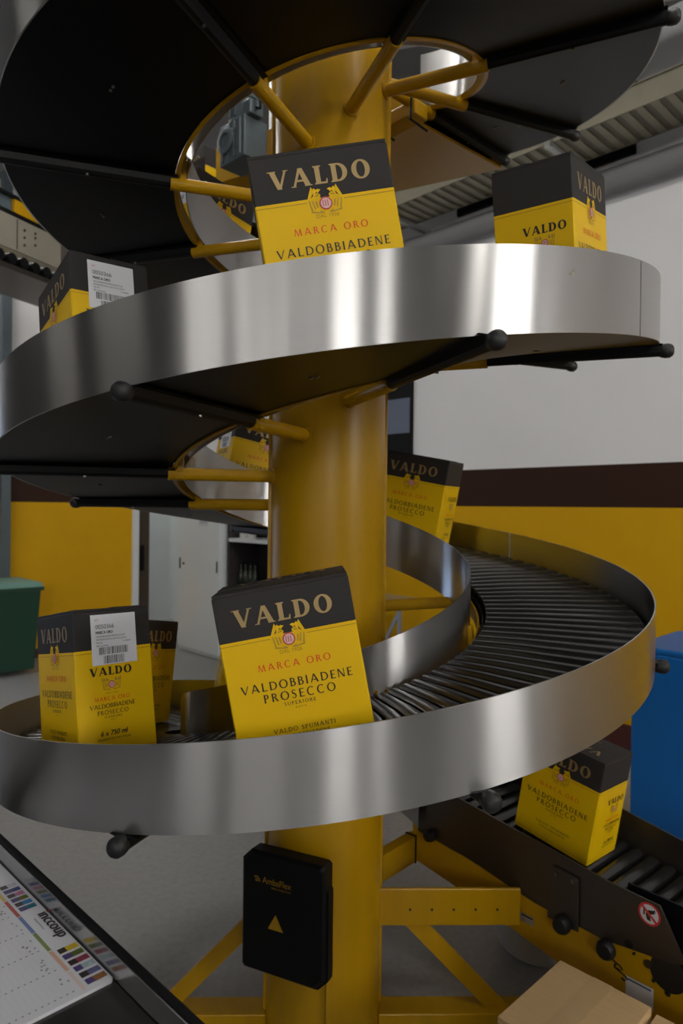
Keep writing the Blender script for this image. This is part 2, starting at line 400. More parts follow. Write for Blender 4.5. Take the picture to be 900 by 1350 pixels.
# side beam to the outfeed frame, with its five holes
g = MB(); g.box((.385, -.014, .399), (.44, .012, .114), M_YEL)
beam = g.build('side_beam', spiral, bevel=.004)
for i in range(5):
    g = MB(); x = .265+.067*i; g.tube((x, -.0198, .392), (x, -.0212, .392), .004, M_INK, 10); g.build('bolt_hole', beam)
g = MB(); strap(g, (.115, .115, .415), (.325, .338, .415), .09, .04, (.7, -.7, 0), M_YEL); b2 = g.build('side_beam', spiral)
for f_ in (.30, .92):
    g = MB(); q = Vector((.115, .115, .415)).lerp(Vector((.325, .338, .415)), f_)
    dq = Vector((.21, .223, 0)).normalized()*.003; strap(g, q-dq, q+dq, .096, .046, (.7, -.7, 0), M_BLK); g.build('cable_tie', b2)

# control box
nn = Vector((math.cos(R(-116)), math.sin(R(-116)), 0)); ll = Vector((-nn.y, nn.x, 0)); zc = .473
def cb(l, z, n): return ll*l+nn*n+Vector((0, 0, zc+z))
def rr(l0, l1, z0, z1, ch): c = .008; return [(l0+c, z0), (l1-ch, z0), (l1, z0+ch), (l1, z1-c), (l1-c, z1), (l0+ch, z1), (l0, z1-ch), (l0, z0+c)]
g = MB()
rings = [[cb(l, z, n) for l, z in rr(-.152+d, .118-d, -.176+d, .172-d, .030)] for n, d in ((.180, .004), (.222, .002), (.230, .010))]
g.sweep(rings, M_BLK)
cbx = g.build('control_box', spiral)
tag(cbx, 'black control enclosure with yellow lettering')
g = MB(); rings = [[cb(l, z, n) for l, z in rr(-.1545, .1205, -.1785, .104, .030)] for n in (.186, .215)]; g.sweep(rings, M_BLK); g.build('cover', cbx)
g = MB(); O = cb(0, 0, .230)
g.box(cb(-.02, 0, .176), (.12, .10, .012), M_BLK, Matrix((ll, Vector((0, 0, 1)), nn)).transposed()); g.build('mounting_bracket', cbx); g = MB()
stamp(g, plain('AmbaFlex', -.034, .085, .0175, .092), M_YEL, O, ll, (0, 0, 1), .0008)
stamp(g, plain('SPIRAL CONVEYORS', -.020, .074, .0045, .062), M_YEL, O, ll, (0, 0, 1), .0008)
for q in ([(-.106, .100), (-.094, .100), (-.094, .097), (-.103, .097)], [(-.106, .100), (-.103, .100), (-.103, .094), (-.106, .094)], [(-.100, .094), (-.088, .094), (-.088, .091), (-.100, .091)], [(-.091, .094), (-.088, .094), (-.088, .085), (-.091, .085)], [(-.104, .091), (-.101, .091), (-.097, .085), (-.100, .085)], [(-.103, .088), (-.094, .088), (-.094, .0855), (-.103, .0855)], [(-.098, .100), (-.095, .100), (-.091, .094), (-.094, .094)]):
    stamp(g, [q], M_YEL, O, ll, (0, 0, 1), .0008)
g.build('maker_logo', cbx)
g = MB(); stamp(g, [[(-.061, -.040), (-.012, -.040), (-.0365, .004)]], M_YEL, O, ll, (0, 0, 1), .0008)
stamp(g, rect(-.040, -.022, -.033, -.010)+rect(-.046, -.034, -.027, -.026)+rect(-.047, -.022, -.043, -.014)+rect(-.030, -.022, -.026, -.014), M_LINE, O, ll, (0, 0, 1), .0012)
g.build('warning_triangle', cbx)

# ------------------------------------------------------------------ outfeed conveyor (lower right)
outf = thing('outfeed_conveyor', 'straight yellow-framed conveyor with dark guards descending away from the foot of the spiral', 'conveyor', (0, 0, 0))
e_o = (out_p(1, 0)-out_p(0, 0)); e_o.z = 0; e_o.normalize(); w_o = Vector((-e_o.y, e_o.x, 0))
g = MB(); ns = 34
for i in range(ns):
    s = .028+.053*i; lo, hi = [], []
    for tx, dz in [(-.021, -.022), (-.018, -.006), (-.010, -.001), (0, 0), (.010, -.001), (.018, -.006), (.021, -.022)]:
        lo.append(out_p(s+tx, .475, dz)); hi.append(out_p(s+tx, .905, dz))
    g.sweep([lo, hi], M_SLAT, closed=False, smooth=True)
g.sweep([[out_p(s, o, dz) for o, dz in ((.475, -.024), (.905, -.024), (.905, -.06), (.475, -.06))] for s in (0, .7, 1.8)], M_BLK)
tag(g.build('slat_belt', outf), 'charcoal slats of the straight run')
def plate(mb, pts, o, th, m, plane=out_p):          # vertical plate, pts = (s, z) polygon
    f = [plane(s, o-th/2, z=z) for s, z in pts]; b = [plane(s, o+th/2, z=z) for s, z in pts]; k = len(pts)
    mb.add(f+b, [list(range(k)), list(range(k, 2*k))[::-1]]+[(i, (i+1) % k, k+(i+1) % k, k+i) for i in range(k)], m)
g = MB(); plate(g, [(-.02, .480), (.19, .468), (.45, .430), (.67, .423), (.86, .450), (.895, .462), (.826, .585), (.68, .591), (.52, .612), (.37, .628), (.17, .652), (-.02, .680)], .455, .006, M_DGRD)
sg = g.build('side_guard', outf)
g = MB(); O = out_p(.800, .452, z=.552); U, V = e_o, Vector((0, 0, 1))
stamp(g, circle(0, 0, .030, 28), M_CRIM, O, U, V, .0008)
stamp(g, circle(0, 0, .0245, 28), M_PAPER, O, U, V, .0012)
stamp(g, [[(-.006, -.016), (.004, -.018), (.002, .0), (.014, .006), (.012, .014), (-.004, .010), (-.010, -.002)], [(.010, .012), (.017, .008), (.014, .018)]]+rect(-.016, -.006, -.012, .010), M_INK, O, U, V, .0016)
stamp(g, [[(-.021, .014), (-.017, .019), (.021, -.014), (.017, -.019)]], M_CRIM, O, U, V, .002)
g.build('prohibition_sticker', sg)
g = MB(); plate(g, [(.72, .46), (2.2, .40), (2.2, .555), (.72, .588)], .497, .006, M_PANEL); g.build('side_guard', outf)
g = MB(); plate(g, [(.50, .412), (.60, .412), (.60, .565), (.515, .572)], .447, .006, M_DGRD); bp_ = g.build('bracket_plate', outf, bevel=.002)
for s in (.530, .583):
    g = MB(); q = out_p(s, .4435, z=.552); g.tube(q, q-w_o*.004, .006, M_SCREW, 10); g.build('screw', bp_)
def knob(parent, s, z, o=.444, r=.026, n='knob'):
    g = MB(); q = out_p(s, o, z=z); g.lathe([(0, -.004), (r*.8, -.004), (r, .004), (r, .016), (r*.8, .026), (0, .028)], M_KNOB, q, -w_o, 22); return g.build(n, parent)
knob(bp_, .555, .418); knob(outf, .690, .411)
knob(outf, .045, .49, .45, .02)
g = MB(); plate(g, [(-.05, .372), (.14, .350), (.33, .318), (.53, .286), (.75, .262), (2.2, .225), (2.2, .41), (.66, .44), (.43, .45), (-.05, .50)], .462, .008, M_YEL)
fr = g.build('side_frame', outf)
g = MB(); q = out_p(.848, .4575, z=.415); g.lathe([(0, 0), (.047, 0), (.047, .002), (0, .002)], M_INK, q, -w_o, 28); g.tube(q+Vector((0, 0, .05)), q+Vector((0, 0, .05))-w_o*.003, .008, M_INK, 10); g.tube(q-Vector((0, 0, .05)), q-Vector((0, 0, .05))-w_o*.003, .008, M_INK, 10); g.build('access_hole', fr)
for s, z, r_, m_, nm in ((.796, .416, .0105, M_SCREW, 'bolt'), (.758, .425, .0035, M_INK, 'bolt_hole'), (.812, .380, .0045, M_INK, 'bolt_hole'), (.745, .446, .012, M_KNOB, 'bolt'), (.915, .425, .016, M_KNOB, 'bolt'), (.93, .36, .02, M_KNOB, 'bolt')):
    g = MB(); q = out_p(s, .458, z=z); g.tube(q, q-w_o*.006, r_, m_, 12); g.build(nm, fr)
g = MB(); O = out_p(.715, .4578, z=.372)
for k in range(2):
    y0 = -.012-.020*k; x0 = -.022+.014*k
    for (x, y) in ((x0, y0), ):
        pl = [(x-.006, y+.030), (x+.004, y+.032), (x-.001, y+.022), (x+.030, y+.012), (x+.036, y+.004), (x+.030, y+.002), (x+.026, y+.008), (x-.006, y+.018)]
        stamp(g, [pl[:4]+[pl[7]], [pl[3], pl[4], pl[5], pl[6]], [pl[3], pl[6], pl[7]]], M_INK, O, U, V, .0008)
        stamp(g, [[(x+.018, y+.004), (x+.030, y+.0), (x+.024, y-.006), (x+.014, y-.002)]], M_INK, O, U, V, .0008)
g.build('painted_mark', fr)
g = MB(); O = out_p(.773, .4578, z=.325); stamp(g, rect(-.038, -.030, .038, .030), M_PAPER, O, U, V, .0006)
stamp(g, rect(-.032, .020, .032, .025), M_GREY, O, U, V, .001); g.build('white_sticker', fr)
g = MB(); O = out_p(.424, .4578, z=.366); stamp(g, rect(-.024, -.014, .024, .014), M_ALU, O, U, V, .0006)
stamp(g, plain('CE', -.012, -.008, .006)+rect(-.02, .005, .02, .010), M_INK, O, U, V, .001); g.build('rating_plate', fr)
g = MB(); plate(g, [(0, zb(TE)-.075), (.7, zb(TE)-.18), (2.2, zb(TE)-.21), (2.2, zb(TE)-.03), (.7, zb(TE)-.014), (.5, .598), (0, zb(TE)+.0947)], .918, .005, M_DGRD); g.build('side_guard', outf)  # far stainless guard, coloured dark for the shade on its inner face
g = MB(); plate(g, [(0, .40), (.7, .27), (2.2, .225), (2.2, .40), (.7, .42), (0, .52)], .912, .008, M_YEL); g.build('side_frame', outf)
for o in (.475, .90):
    g = MB(); q = out_p(1.45, o, z=0); M = Matrix.Rotation(math.atan2(e_o.y, e_o.x), 3, 'Z'); g.box(q+Vector((0, 0, .16)), (.06, .018, .32), M_YEL, M); g.box(q+Vector((0, 0, .006)), (.12, .05, .012), M_YEL, M); g.build('leg', outf)

# ------------------------------------------------------------------ infeed conveyor (top, behind)
inf = thing('infeed_conveyor', 'yellow trough conveyor joining the top of the spiral behind the column', 'conveyor')
g = MB(); g.sweep([[in_p(s, o, dz) for o, dz in ((.42, -.135), (.955, -.105), (.955, .06), (.948, .06), (.948, -.095), (.427, -.125), (.427, .03), (.42, .03))] for s in (0, 1.22)], M_YEL); g.build('trough', inf)
g = MB()
for i in range(23):
    s = .03+.053*i
    g.sweep([[in_p(s+tx, o, dz) for tx, dz in [(-.021, -.022), (-.018, -.006), (0, 0), (.018, -.006), (.021, -.022)]] for o in (.44, .935)], M_SLAT, closed=False, smooth=True)
g.sweep([[in_p(s, o, dz) for o, dz in ((.44, -.024), (.935, -.024), (.935, -.06), (.44, -.06))] for s in (.02, 1.2)], M_BLK); g.build('slat_belt', inf)
g = MB(); M = Matrix.Rotation(R(134), 3, 'Z'); g.box(in_p(.045, .385, -.125), (.17, .07, .05), M_YEL, M); eb = g.build('end_bracket', inf, bevel=.004)
for s in (-.03, .12):
    g = MB(); pts = [in_p(s, .345, -.07), in_p(s, .338, -.16), in_p(s, .43, -.165)]
    for a, b in zip(pts, pts[1:]): g.tube(a, b, .004, M_BLK, 8)
    g.build('cable_tie', eb)
for s, o in ((.25, .40), (1.1, .97)):
    g = MB(); q = in_p(s, o, 0); g.tube(q, Vector((q.x, q.y, 4.9)), .010, M_ALU, 10); g.build('hanger_rod', inf)
sup = thing('supply_conveyor', 'yellow and grey conveyor carrying cartons in behind the gear motor', 'conveyor')
def sp(s, o, z): return in_p(s, o, z=z)
g = MB(); g.sweep([[sp(s, o, z) for o, z in ((.40, 2.93), (.96, 2.93), (.96, 3.09), (.95, 3.09), (.95, 2.95), (.41, 2.95), (.41, 3.09), (.40, 3.09))] for s in (1.26, 2.9)], M_YEL); g.build('frame', sup)
for o in (.398, .962):
    g = MB(); g.sweep([[sp(s, o+d, z) for d, z in ((-.002, 3.06), (.002, 3.06), (.002, 3.29), (-.002, 3.29))] for s in (1.28, 2.9)], M_DGRD); g.build('side_guard', sup)
g = MB(); g.sweep([[sp(s, o, z) for o, z in ((.42, 3.03), (.94, 3.03), (.94, 3.05), (.42, 3.05))] for s in (1.26, 2.9)], M_SLAT); g.build('belt', sup)
for s, o in ((1.5, .385), (2.7, .385), (1.5, .975), (2.7, .975)):
    g = MB(); q = sp(s, o, 3.0); g.tube(q, Vector((q.x, q.y, 4.9)), .010, M_ALU, 10); g.build('hanger_rod', sup)

# gear motor
e_i = (in_p(1, 0)-in_p(0, 0)); e_i.z = 0; e_i.normalize(); w_i = Vector((-e_i.y, e_i.x, 0)); w_i = w_i if w_i.dot(in_p(0, 1)-in_p(0, 0)) > 0 else -w_i
gm = thing('gear_motor', 'blue grey gear motor hanging behind the column inside the upper turn', 'motor', tuple(in_p(.86, .31, z=3.04)))
gm_c = Vector(gm.location)
def gp(x, y, z): return e_i*x-w_i*y+Vector((0, 0, z))
MG = Matrix((e_i, -w_i, Vector((0, 0, 1)))).transposed()
g = MB(); g.box((0, 0, .11), (.17, .12, .17), M_GREY, MG)
for k in range(4): g.box(gp(-.06+.04*k, .062, .11), (.008, .012, .15), M_GREY, MG)
g.build('gearbox', gm, bevel=.012)
g = MB(); g.lathe([(.055, 0), (.055, .012), (.045, .016), (.03, .016), (.028, .006), (0, .006)], M_GREY, gp(.035, .06, .12), -w_i, 24); g.build('output_flange', gm)
g = MB(); q0 = gp(0, 0, .19); g.lathe([(0, 0), (.062, 0), (.062, .015), (.055, .02), (.055, .10), (.062, .105), (.062, .12), (.05, .135), (0, .135)], M_GREY, q0, (0, 0, 1), 24)
for k in range(12):
    t = 2*PI*k/12; g.box(q0+Vector((.058*math.cos(t), .058*math.sin(t), .06)), (.012, .005, .08), M_GREY, Matrix.Rotation(t, 3, 'Z'))
g.build('motor_housing', gm)
g = MB(); g.box(gp(-.09, .02, .22), (.05, .07, .06), M_GREY, MG); g.build('terminal_box', gm, bevel=.006)
g = MB(); pts = [gp(-.115, .02, .22), gp(-.15, .03, .20), gp(-.16, .03, .30), gp(-.15, .0, .50), gp(-.14, -.02, 1.0)]
for a, b in zip(pts, pts[1:]): g.tube(a, b, .006, M_BLK, 8)
g.build('power_cable', gm)
g = MB(); strap(g, gp(0, -.06, .06), gp(0, -.118, .06), .16, .02, (0, 0, 1), M_YEL); g.build('mounting_plate', gm)

# ------------------------------------------------------------------ cartons
CW, CD, CH, BAND = .27, .185, .341, .72
def crest(mb, cx, cy, sc, O, U, V, on_band):
    """two facing birds beside a round seal"""
    wing = M_CYEL if on_band else M_DGOLD
    for sx in (-1, 1):
        f = lambda pts: [(cx+sx*x*sc, cy+y*sc) for x, y in pts]
        if on_band:
            stamp(mb, [f(q) for q in ([(.034, .011), (.026, .011), (.022, .030), (.024, .034)], [(.026, .011), (.020, .011), (.014, .026), (.019, .031), (.022, .028)], [(.021, .011), (.010, .011), (.008, .016), (.012, .025)],
                                      [(.012, .022), (.018, .026), (.012, .029), (.006, .027)])], wing, O, U, V, .0009)
            stamp(mb, [f(q) for q in ([(.022, .014), (.011, .018), (.012, .016)], [(.017, .023), (.008, .020), (.010, .0185)], [(.028, .012), (.021, .022), (.022, .016)])], M_CBLK, O, U, V, .0012)
        lw = M_DGOLD
        stamp(mb, [f(q) for q in ([(.032, .008), (.030, .008), (.026, -.012), (.029, -.012)], [(.026, .008), (.024, .008), (.020, -.008), (.022, -.010)], [(.020, .006), (.017, .006), (.015, -.006), (.017, -.008)],
                                  [(.030, -.012), (.010, -.016), (.010, -.018), (.030, -.015)], [(.013, -.011), (.010, -.014), (.004, -.016), (.006, -.018), (.012, -.017)])], lw, O, U, V, .0009)
        if not on_band:
            stamp(mb, [f(q) for q in ([(.034, .014), (.031, .008), (.030, .022), (.033, .026)], [(.029, .012), (.024, .008), (.022, .020), (.027, .024)], [(.020, .012), (.012, .012), (.010, .017), (.017, .024)])], lw, O, U, V, .0009)
    stamp(mb, circle(cx, cy, .0125*sc, 22), M_CRIM, O, U, V, .0014)
    stamp(mb, circle(cx, cy, .0100*sc, 22), M_PINK, O, U, V, .0018)
    stamp(mb, [p for k in range(3) for p in rect(cx-.006*sc+.0045*k*sc, cy-.006*sc, cx-.0045*sc+.0045*k*sc, cy+.006*sc)], M_CRIM, O, U, V, .0021)

def art_wide(mb, s):
    """the broad face; s=-1 front, +1 back"""
    O = Vector((0, s*CD/2, 0)); U = Vector((-s, 0, 0)); V = Vector((0, 0, 1)); y = lambda d: CH*(1-d)
    S = lambda polys, m, l=.0007: stamp(mb, polys, m, O, U, V, l)
    S(caps('VALDO', -.002, y(.205), .0350, .194, .27, .10, .09), M_GOLD)
    S(rect(-CW/2+.001, y(.302), -.036, y(.298))+rect(.036, y(.302), CW/2-.001, y(.298)), M_LINE)
    crest(mb, 0, y(.315), 1.0, O, U, V, True)
    S(plain('DAL 1926', 0, y(.392), .0072, .044), M_LINE)
    S(caps('MARCA ORO', .002, y(.475), .0135, .143, .17, .10), M_RINK)
    S(caps('VALDOBBIADENE', 0, y(.587), .0165, .220, .175, .10), M_INK)
    S(caps('PROSECCO', .002, y(.655), .0165, .142, .175, .10), M_INK)
    S(caps('SUPERIORE', .0, y(.690), .0068, .062, .17, .09, .06), M_INK)
    S(caps('DOCG', .0, y(.712), .0035, .021, .17, .1), M_INK)
    S(caps('VALDO SPUMANTI', .0, y(.838), .0085, .122, .17, .1, .06), M_INK)
    S(caps('VALDOBBIADENE', .0, y(.872), .0070, .096, .17, .1, .06), M_INK)
    S(rect(-CW/2+.004, y(.966), CW/2-.004, y(.963)), M_LINE)
def art_side(mb, s):
    """the narrow face; s=+1 carries the sticker side layout, -1 the plain one"""
    O = Vector((s*CW/2, 0, 0)); U = Vector((0, s, 0)); V = Vector((0, 0, 1)); y = lambda d: CH*(1-d); c = -.010 if s > 0 else .026
    S = lambda polys, m, l=.0007: stamp(mb, polys, m, O, U, V, l)
    S(caps('VALDO', c, y(.458), .0188, .100, .28, .10, .09), M_INK)
    S(rect(-CD/2+.001, y(.302), CD/2-.001, y(.298)), M_LINE)
    crest(mb, c, y(.522), .68, O, U, V, False)
    S(plain('DAL 1926', c, y(.583), .0042, .028), M_LINE)
    S(caps('MARCA ORO', c, y(.626), .0090, .084, .18, .11), M_RINK)
    S(caps('VALDOBBIADENE', c, y(.675), .0098, .108, .17, .1), M_INK)
    S(caps('PROSECCO', c, y(.718), .0098, .074, .17, .1), M_INK)
    S(caps('SUPERIORE', c, y(.742), .0048, .042, .19, .1, .06), M_INK)
    S(caps('DOCG', c, y(.758), .0028, .014, .2, .1), M_INK)
    S(plain('6 x 750 ml', c-.001, y(.856), .0115, .062, .15)+plain('6 x 750 ml', c-.0002, y(.856), .0115, .062, .15), M_INK)
    S(plain('PRODOTTO IN ITALIA', c, y(.887), .0052, .078), M_INK)
    S(rect(-CD/2+.004, y(.966), CD/2-.004, y(.963)), M_LINE)

def make_carton(label, group, sticker=True):
    root = thing('wine_carton', label, 'carton', group=group)
    g = MB(); x, yv = CW/2, CD/2; b = .0025
    def loop(z, d=0.):
        X, Y = x-d, yv-d
        return [Vector(p) for p in ((-X+b, -Y, z), (X-b, -Y, z), (X, -Y+b, z), (X, Y-b, z), (X-b, Y, z), (-X+b, Y, z), (-X, Y-b, z), (-X, -Y+b, z))]
    zs = CH*BAND
    g.sweep([loop(0, .002), loop(.003), loop(zs)], M_CYEL, caps=False); g.add(loop(0, .002), [list(range(8))], M_CYEL)
    g.sweep([loop(zs), loop(CH-.008), loop(CH-.005, .002)], M_CBLK, caps=False); g.add(loop(CH-.005, .002), [list(range(8))], M_CBLK)
    g.build('body', root)
    for s in (-1, 1):                                   # closing flaps, slightly uneven
        g = MB(); j = .0012*s
        y0, y1 = (s*.0012, s*(yv-.001))
        lo = [Vector((-x+.001, y0, CH-.006)), Vector((x-.001, y0, CH-.006)), Vector((x-.001, y1, CH-.006)), Vector((-x+.001, y1, CH-.006))]
        hi = [p+Vector((0, 0, .006+j*(.6 if i in (0, 1) else 0))) for i, p in enumerate(lo)]
        g.hexa(lo, hi, M_CBLK); g.build('flap', root, bevel=.0015)
    g = MB(); art_wide(g, -1); art_wide(g, 1); art_side(g, -1); art_side(g, 1)
    stamp(g, caps('VALDO', .0, .024, .034, .19, .24, .085, .09), M_GOLD, (0, 0, CH+.0008), (1, 0, 0), (0, 1, 0), .0006)
    stamp(g, caps('PROSECCO', .0, -.050, .008, .09, .17, .1), M_GOLD, (0, 0, CH+.0008), (1, 0, 0), (0, 1, 0), .0006)
    g.build('printed_artwork', root, fix=False)
    if sticker: add_sticker(root)
    return root
def add_sticker(root):
    g = MB(); O = Vector((CW/2, 0, 0)); U = Vector((0, 1, 0)); V = Vector((0, 0, 1)); x0, x1, y1, y0 = -.0525, .0555, CH*.955, CH*.613
    S = lambda polys, m, l: stamp(g, polys, m, O, U, V, l)
    S(rect(x0, y0, x1, y1), mat('white_sticker_stock', (.78, .79, .84), rough=.5, noise=.02), .0011)
    L = x0+.011
    S(plain('GT', x0+.014, y1-.015, .0045, .009), M_CRIM, .0014)
    S(plain('0050366', L, y1-.033, .0100, .044, 0, 'L'), M_INK, .0014)
    S(plain('MARCA ORO', L, y1-.045, .0068, .040, 0, 'L')+plain('MARCA ORO', L+.0006, y1-.045, .0068, .040, 0, 'L'), M_INK, .0014)
    S(plain('VALDOBBIADENE PROSECCO SUP.', L, y1-.053, .0040, .070, 0, 'L'), M_INK, .0014)
    S(plain('SPUMANTE EXTRA DRY 75CL DOCG', L, y1-.060, .0038, .073, 0, 'L'), M_INK, .0014)
    S(plain('750 ML', L, y1-.067, .0036, .015, 0, 'L')+plain('L 0266', x1-.032, y1-.067, .0036, .018, 0, 'L'), M_INK, .0014)
    S(plain('20 cartoni', L, y1-.074, .0040, .028, 0, 'L'), M_INK, .0014)
    rnd = random.Random(5)
    for bx0, bx1, by0, by1 in ((L+.006, x1-.022, y1-.093, y1-.076), (L+.016, x1-.032, y1-.114, y1-.096)):
        xx = bx0
        while xx < bx1:
            wv = rnd.choice((.0007, .0012, .0018)); S(rect(xx, by0, min(bx1, xx+wv), by1), M_INK, .0014); xx += wv+rnd.choice((.0008, .0013, .0019))
    g.build('barcode_sticker', root, fix=False)
def pose(o, O, U, N):
    U = Vector(U).normalized(); N = Vector(N).normalized(); V = N.cross(U).normalized(); U = V.cross(N)
    M = Matrix((U, V, N)).transposed().to_4x4(); M.translation = Vector(O); o.matrix_world = M
def on_belt(o, a, r, yaw=0., lift=.0015):
    t = R(a); T = Vector((-math.sin(t), math.cos(t), PITCH/(2*PI*r))).normalized(); rad = Vector((math.cos(t), math.sin(t), 0)); N = rad.cross(T)
    U = math.cos(R(yaw))*T+math.sin(R(yaw))*(-rad)
    pose(o, hp(a, r)+N*lift, U, N)
GRP = 'prosecco cartons riding the conveyor'
spots = [
 ('wine_carton', (-92.6, .685, 4.2), 'yellow and black wine carton facing forward on the lower turn, gold lettering fully readable'),
 ('wine_carton', (272.35, .705, .4), 'wine carton facing forward on the middle turn, lower half hidden by the steel guard'),
 ('wine_carton', (-143.3, .695, 2.2), 'wine carton with white barcode sticker standing on the lower turn beside the green bin'),
 ('wine_carton', (216.6, .702, -.2), 'wine carton with white barcode sticker high on the middle turn, mostly hidden by the guard'),
 ('wine_carton', (323.2, .70, .2), 'wine carton turned corner-on, on the middle turn before the white wall, without a sticker'),
 ('wine_carton', (62.6, .704, 0), 'shaded wine carton leaning behind the column, beside the upper end of the visible slat belt'),
 ('wine_carton', (-196., .70, -2), 'dim wine carton directly behind the stickered carton on the lower turn'),
 ('wine_carton', (-243., .70, -14), 'wine carton on the lower turn seen only as a yellow corner behind the front carton'),
 ('wine_carton', (118., .68, 0), 'wine carton glimpsed between the middle turn and the column, bluish sticker on its end'),
 ('wine_carton', (495., .70, 0), 'tilted wine carton seen through the ring of the top turn, below the gear motor'),
]
proto = None
for nm, (a, r, yw), lab in spots:
    if proto is None: proto = make_carton(lab, GRP); o = proto
    else: o = copy_tree(proto); o['label'] = lab
    on_belt(o, a, r, yw)
    if a in (-243., -196.): [bpy.data.objects.remove(ch) for ch in list(o.children) if ch.name.startswith('barcode')]
o = copy_tree(proto); o['label'] = 'wine carton on the straight outfeed conveyor beside the blue bin, dark gold lettering on top'
N = Vector((.122, -.106, .987)); U = -Vector((.641, -.751, -.160)); s_ = .382
pose(o, Vector((.807, .187, .517))+N*.0015, U, N)
o = copy_tree(proto); o['label'] = 'small distant wine carton half hidden by the gear motor inside the top turn'
pose(o, in_p(1.50, .545, z=3.052), -e_i, (0, 0, 1))
[bpy.data.objects.remove(ch) for ch in list(o.children) if ch.name.startswith('barcode')]

# ------------------------------------------------------------------ kraft cartons
def kraft(c, sx, sy, h, ang, label):
    root = thing('cardboard_box', label, 'box', (c[0], c[1], 0), 'plain cardboard boxes by the outfeed conveyor'); root.rotation_euler.z = ang
    g = MB(); g.box((0, 0, h/2-.002), (sx, sy, h-.004), M_KRAFT); g.build('body', root, bevel=.004)
    for s in (-1, 1):
        g = MB(); g.box((s*(sx/4), 0, h-.001), (sx/2-.0015, sy-.002, .006), M_KRAFT); g.build('flap', root, bevel=.002)
    g = MB(); g.box((0, 0, h+.0026), (.05, sy-.004, .0008), M_KTAPE); g.build('tape', root)
    return root
# measured corners of the big one: left (.413,-.476), top (.642,-.270), right (.807,-.447), height .40
A_, B_, C_ = Vector((.413, -.476)), Vector((.642, -.270)), Vector((.807, -.447))
u1 = (C_-B_).normalized(); u2 = Vector((-u1.y, u1.x)); 
sx, sy = .245, .305
cc = B_+u1*sx/2-u2*sy/2
kraft((cc.x, cc.y), sx, sy, .40, math.atan2(u1.y, u1.x), 'closed plain cardboard box in front of the yellow outfeed frame, the fully topped one')
cc2 = cc+u1*(sx+.012)+u2*.01-Vector((0, 0))
kraft((cc2.x, cc2.y), sx, sy, .385, math.atan2(u1.y, u1.x)+.03, 'second cardboard box at the picture edge, only a corner showing past the first')

# ------------------------------------------------------------------ worktable and year planner
dT = Vector((.697, -.717, 0)); mT = Vector((-.717, -.697, 0))
E1 = Vector((-.6578, -.6932, 0)); P0 = Vector((-.315, -1.077, .9055))
tab = thing('worktable', 'dark steel worktable with a bright raised lip, in the lower left corner', 'table', tuple(E1+mT*.4+dT*.35))
TO = Vector(tab.location)
def tp(a, b, z): return E1+dT*a+mT*b+Vector((0, 0, z))-TO     # a along the edge, b inward
g = MB(); g.sweep([[tp(a, b, z) for b, z in ((.0195, .900), (1.30, .900), (1.30, .86), (.0195, .86))] for a in (-.42, 1.25)], M_TABLE); g.build('table_top', tab, bevel=.002)
g = MB(); g.sweep([[tp(a, b, z) for b, z in ((.0195, .8995), (.0165, .934), (.0145, .934), (.0175, .8995))] for a in (-.42, 1.25)], M_LIP); g.build('raised_lip', tab)
g = MB(); g.sweep([[tp(a, b, z) for b, z in ((.0145, .934), (.0135, .9365), (.001, .9365), (-.003, .933), (-.003, .868), (.012, .863), (.0135, .90))] for a in (-.42, 1.25)], M_BLK); g.build('edge_trim', tab, bevel=.002)
for a in (-.36, 1.18):
    for b in (.12, 1.22):
        g = MB(); g.box(tp(a, b, .43), (.05, .05, .86), M_DGRD, Matrix.Rotation(math.atan2(dT.y, dT.x), 3, 'Z')); g.build('leg', tab)
pl = thing('year_planner', 'white paper year planner with colour thumbnails lying on the dark worktable', 'calendar', tuple(P0-Vector((0, 0, .0055))))
PU, PV = dT, -mT                        # right along the table edge, up towards it
g = MB()
def pp(x, y, z): return PU*x+PV*y+Vector((0, 0, z))
prof = [(-.72, 0), (-.004, 0), (0, -.004), (0, -.44), (-.72, -.44)]
g.add([pp(x, y, 0) for x, y in prof]+[pp(x, y, .005) for x, y in prof], [[4, 3, 2, 1, 0], [5, 6, 7, 8, 9]]+[(i, (i+1) % 5, 5+(i+1) % 5, 5+i) for i in range(5)], M_PAPER)
g.build('paper_pad', pl)
g = MB(); SZ = .0052
def cs(polys, m, l=.0003): stamp(g, polys, m, Vector((0, 0, SZ)), PU, PV, l)
tc_ = [('thumb_yellow', (.55, .40, .01)), ('thumb_green', (.07, .10, .015)), ('thumb_magenta', (.22, .03, .06)), ('thumb_pale', (.30, .40, .42)), ('thumb_violet', (.10, .10, .22)), ('thumb_rust', (.22, .09, .03)),
       ('thumb_white', (.45, .44, .50)), ('thumb_navy', (.02, .03, .16)), ('thumb_pink', (.42, .14, .26)), ('thumb_olive', (.12, .14, .01)), ('thumb_azure', (.03, .16, .38)), ('thumb_teal', (.02, .13, .18))]
dk = mat('thumb_dark', (.02, .015, .012), rough=.4, noise=.5, nscale=200); pv = mat('thumb_violet_end', (.06, .04, .16), rough=.4, noise=.4, nscale=200)
for k, (nm, cl) in enumerate(tc_):
    xa = -.118+.0195*k if k < 6 else -.372+.0185*(k-6)
    cs(rect(xa-.0068, -.034, xa+.0068, -.003 if k < 6 else -.006), mat(nm, cl, rough=.35, noise=.55, nscale=110))
    cs(rect(xa-.0068, -.034, xa+.0068, -.022), dk if k % 2 == 0 else pv, .0006)
bl = [(-.129, -.065, (.55, .33, .24)), (-.194, -.132, (.17, .23, .07)), (-.258, -.196, (.12, .18, .38)), (-.323, -.260, (.36, .07, .05)), (-.388, -.325, (.50, .37, .10)), (-.063, -.006, (.60, .50, .46)), (-.46, -.39, (.3, .2, .4))]
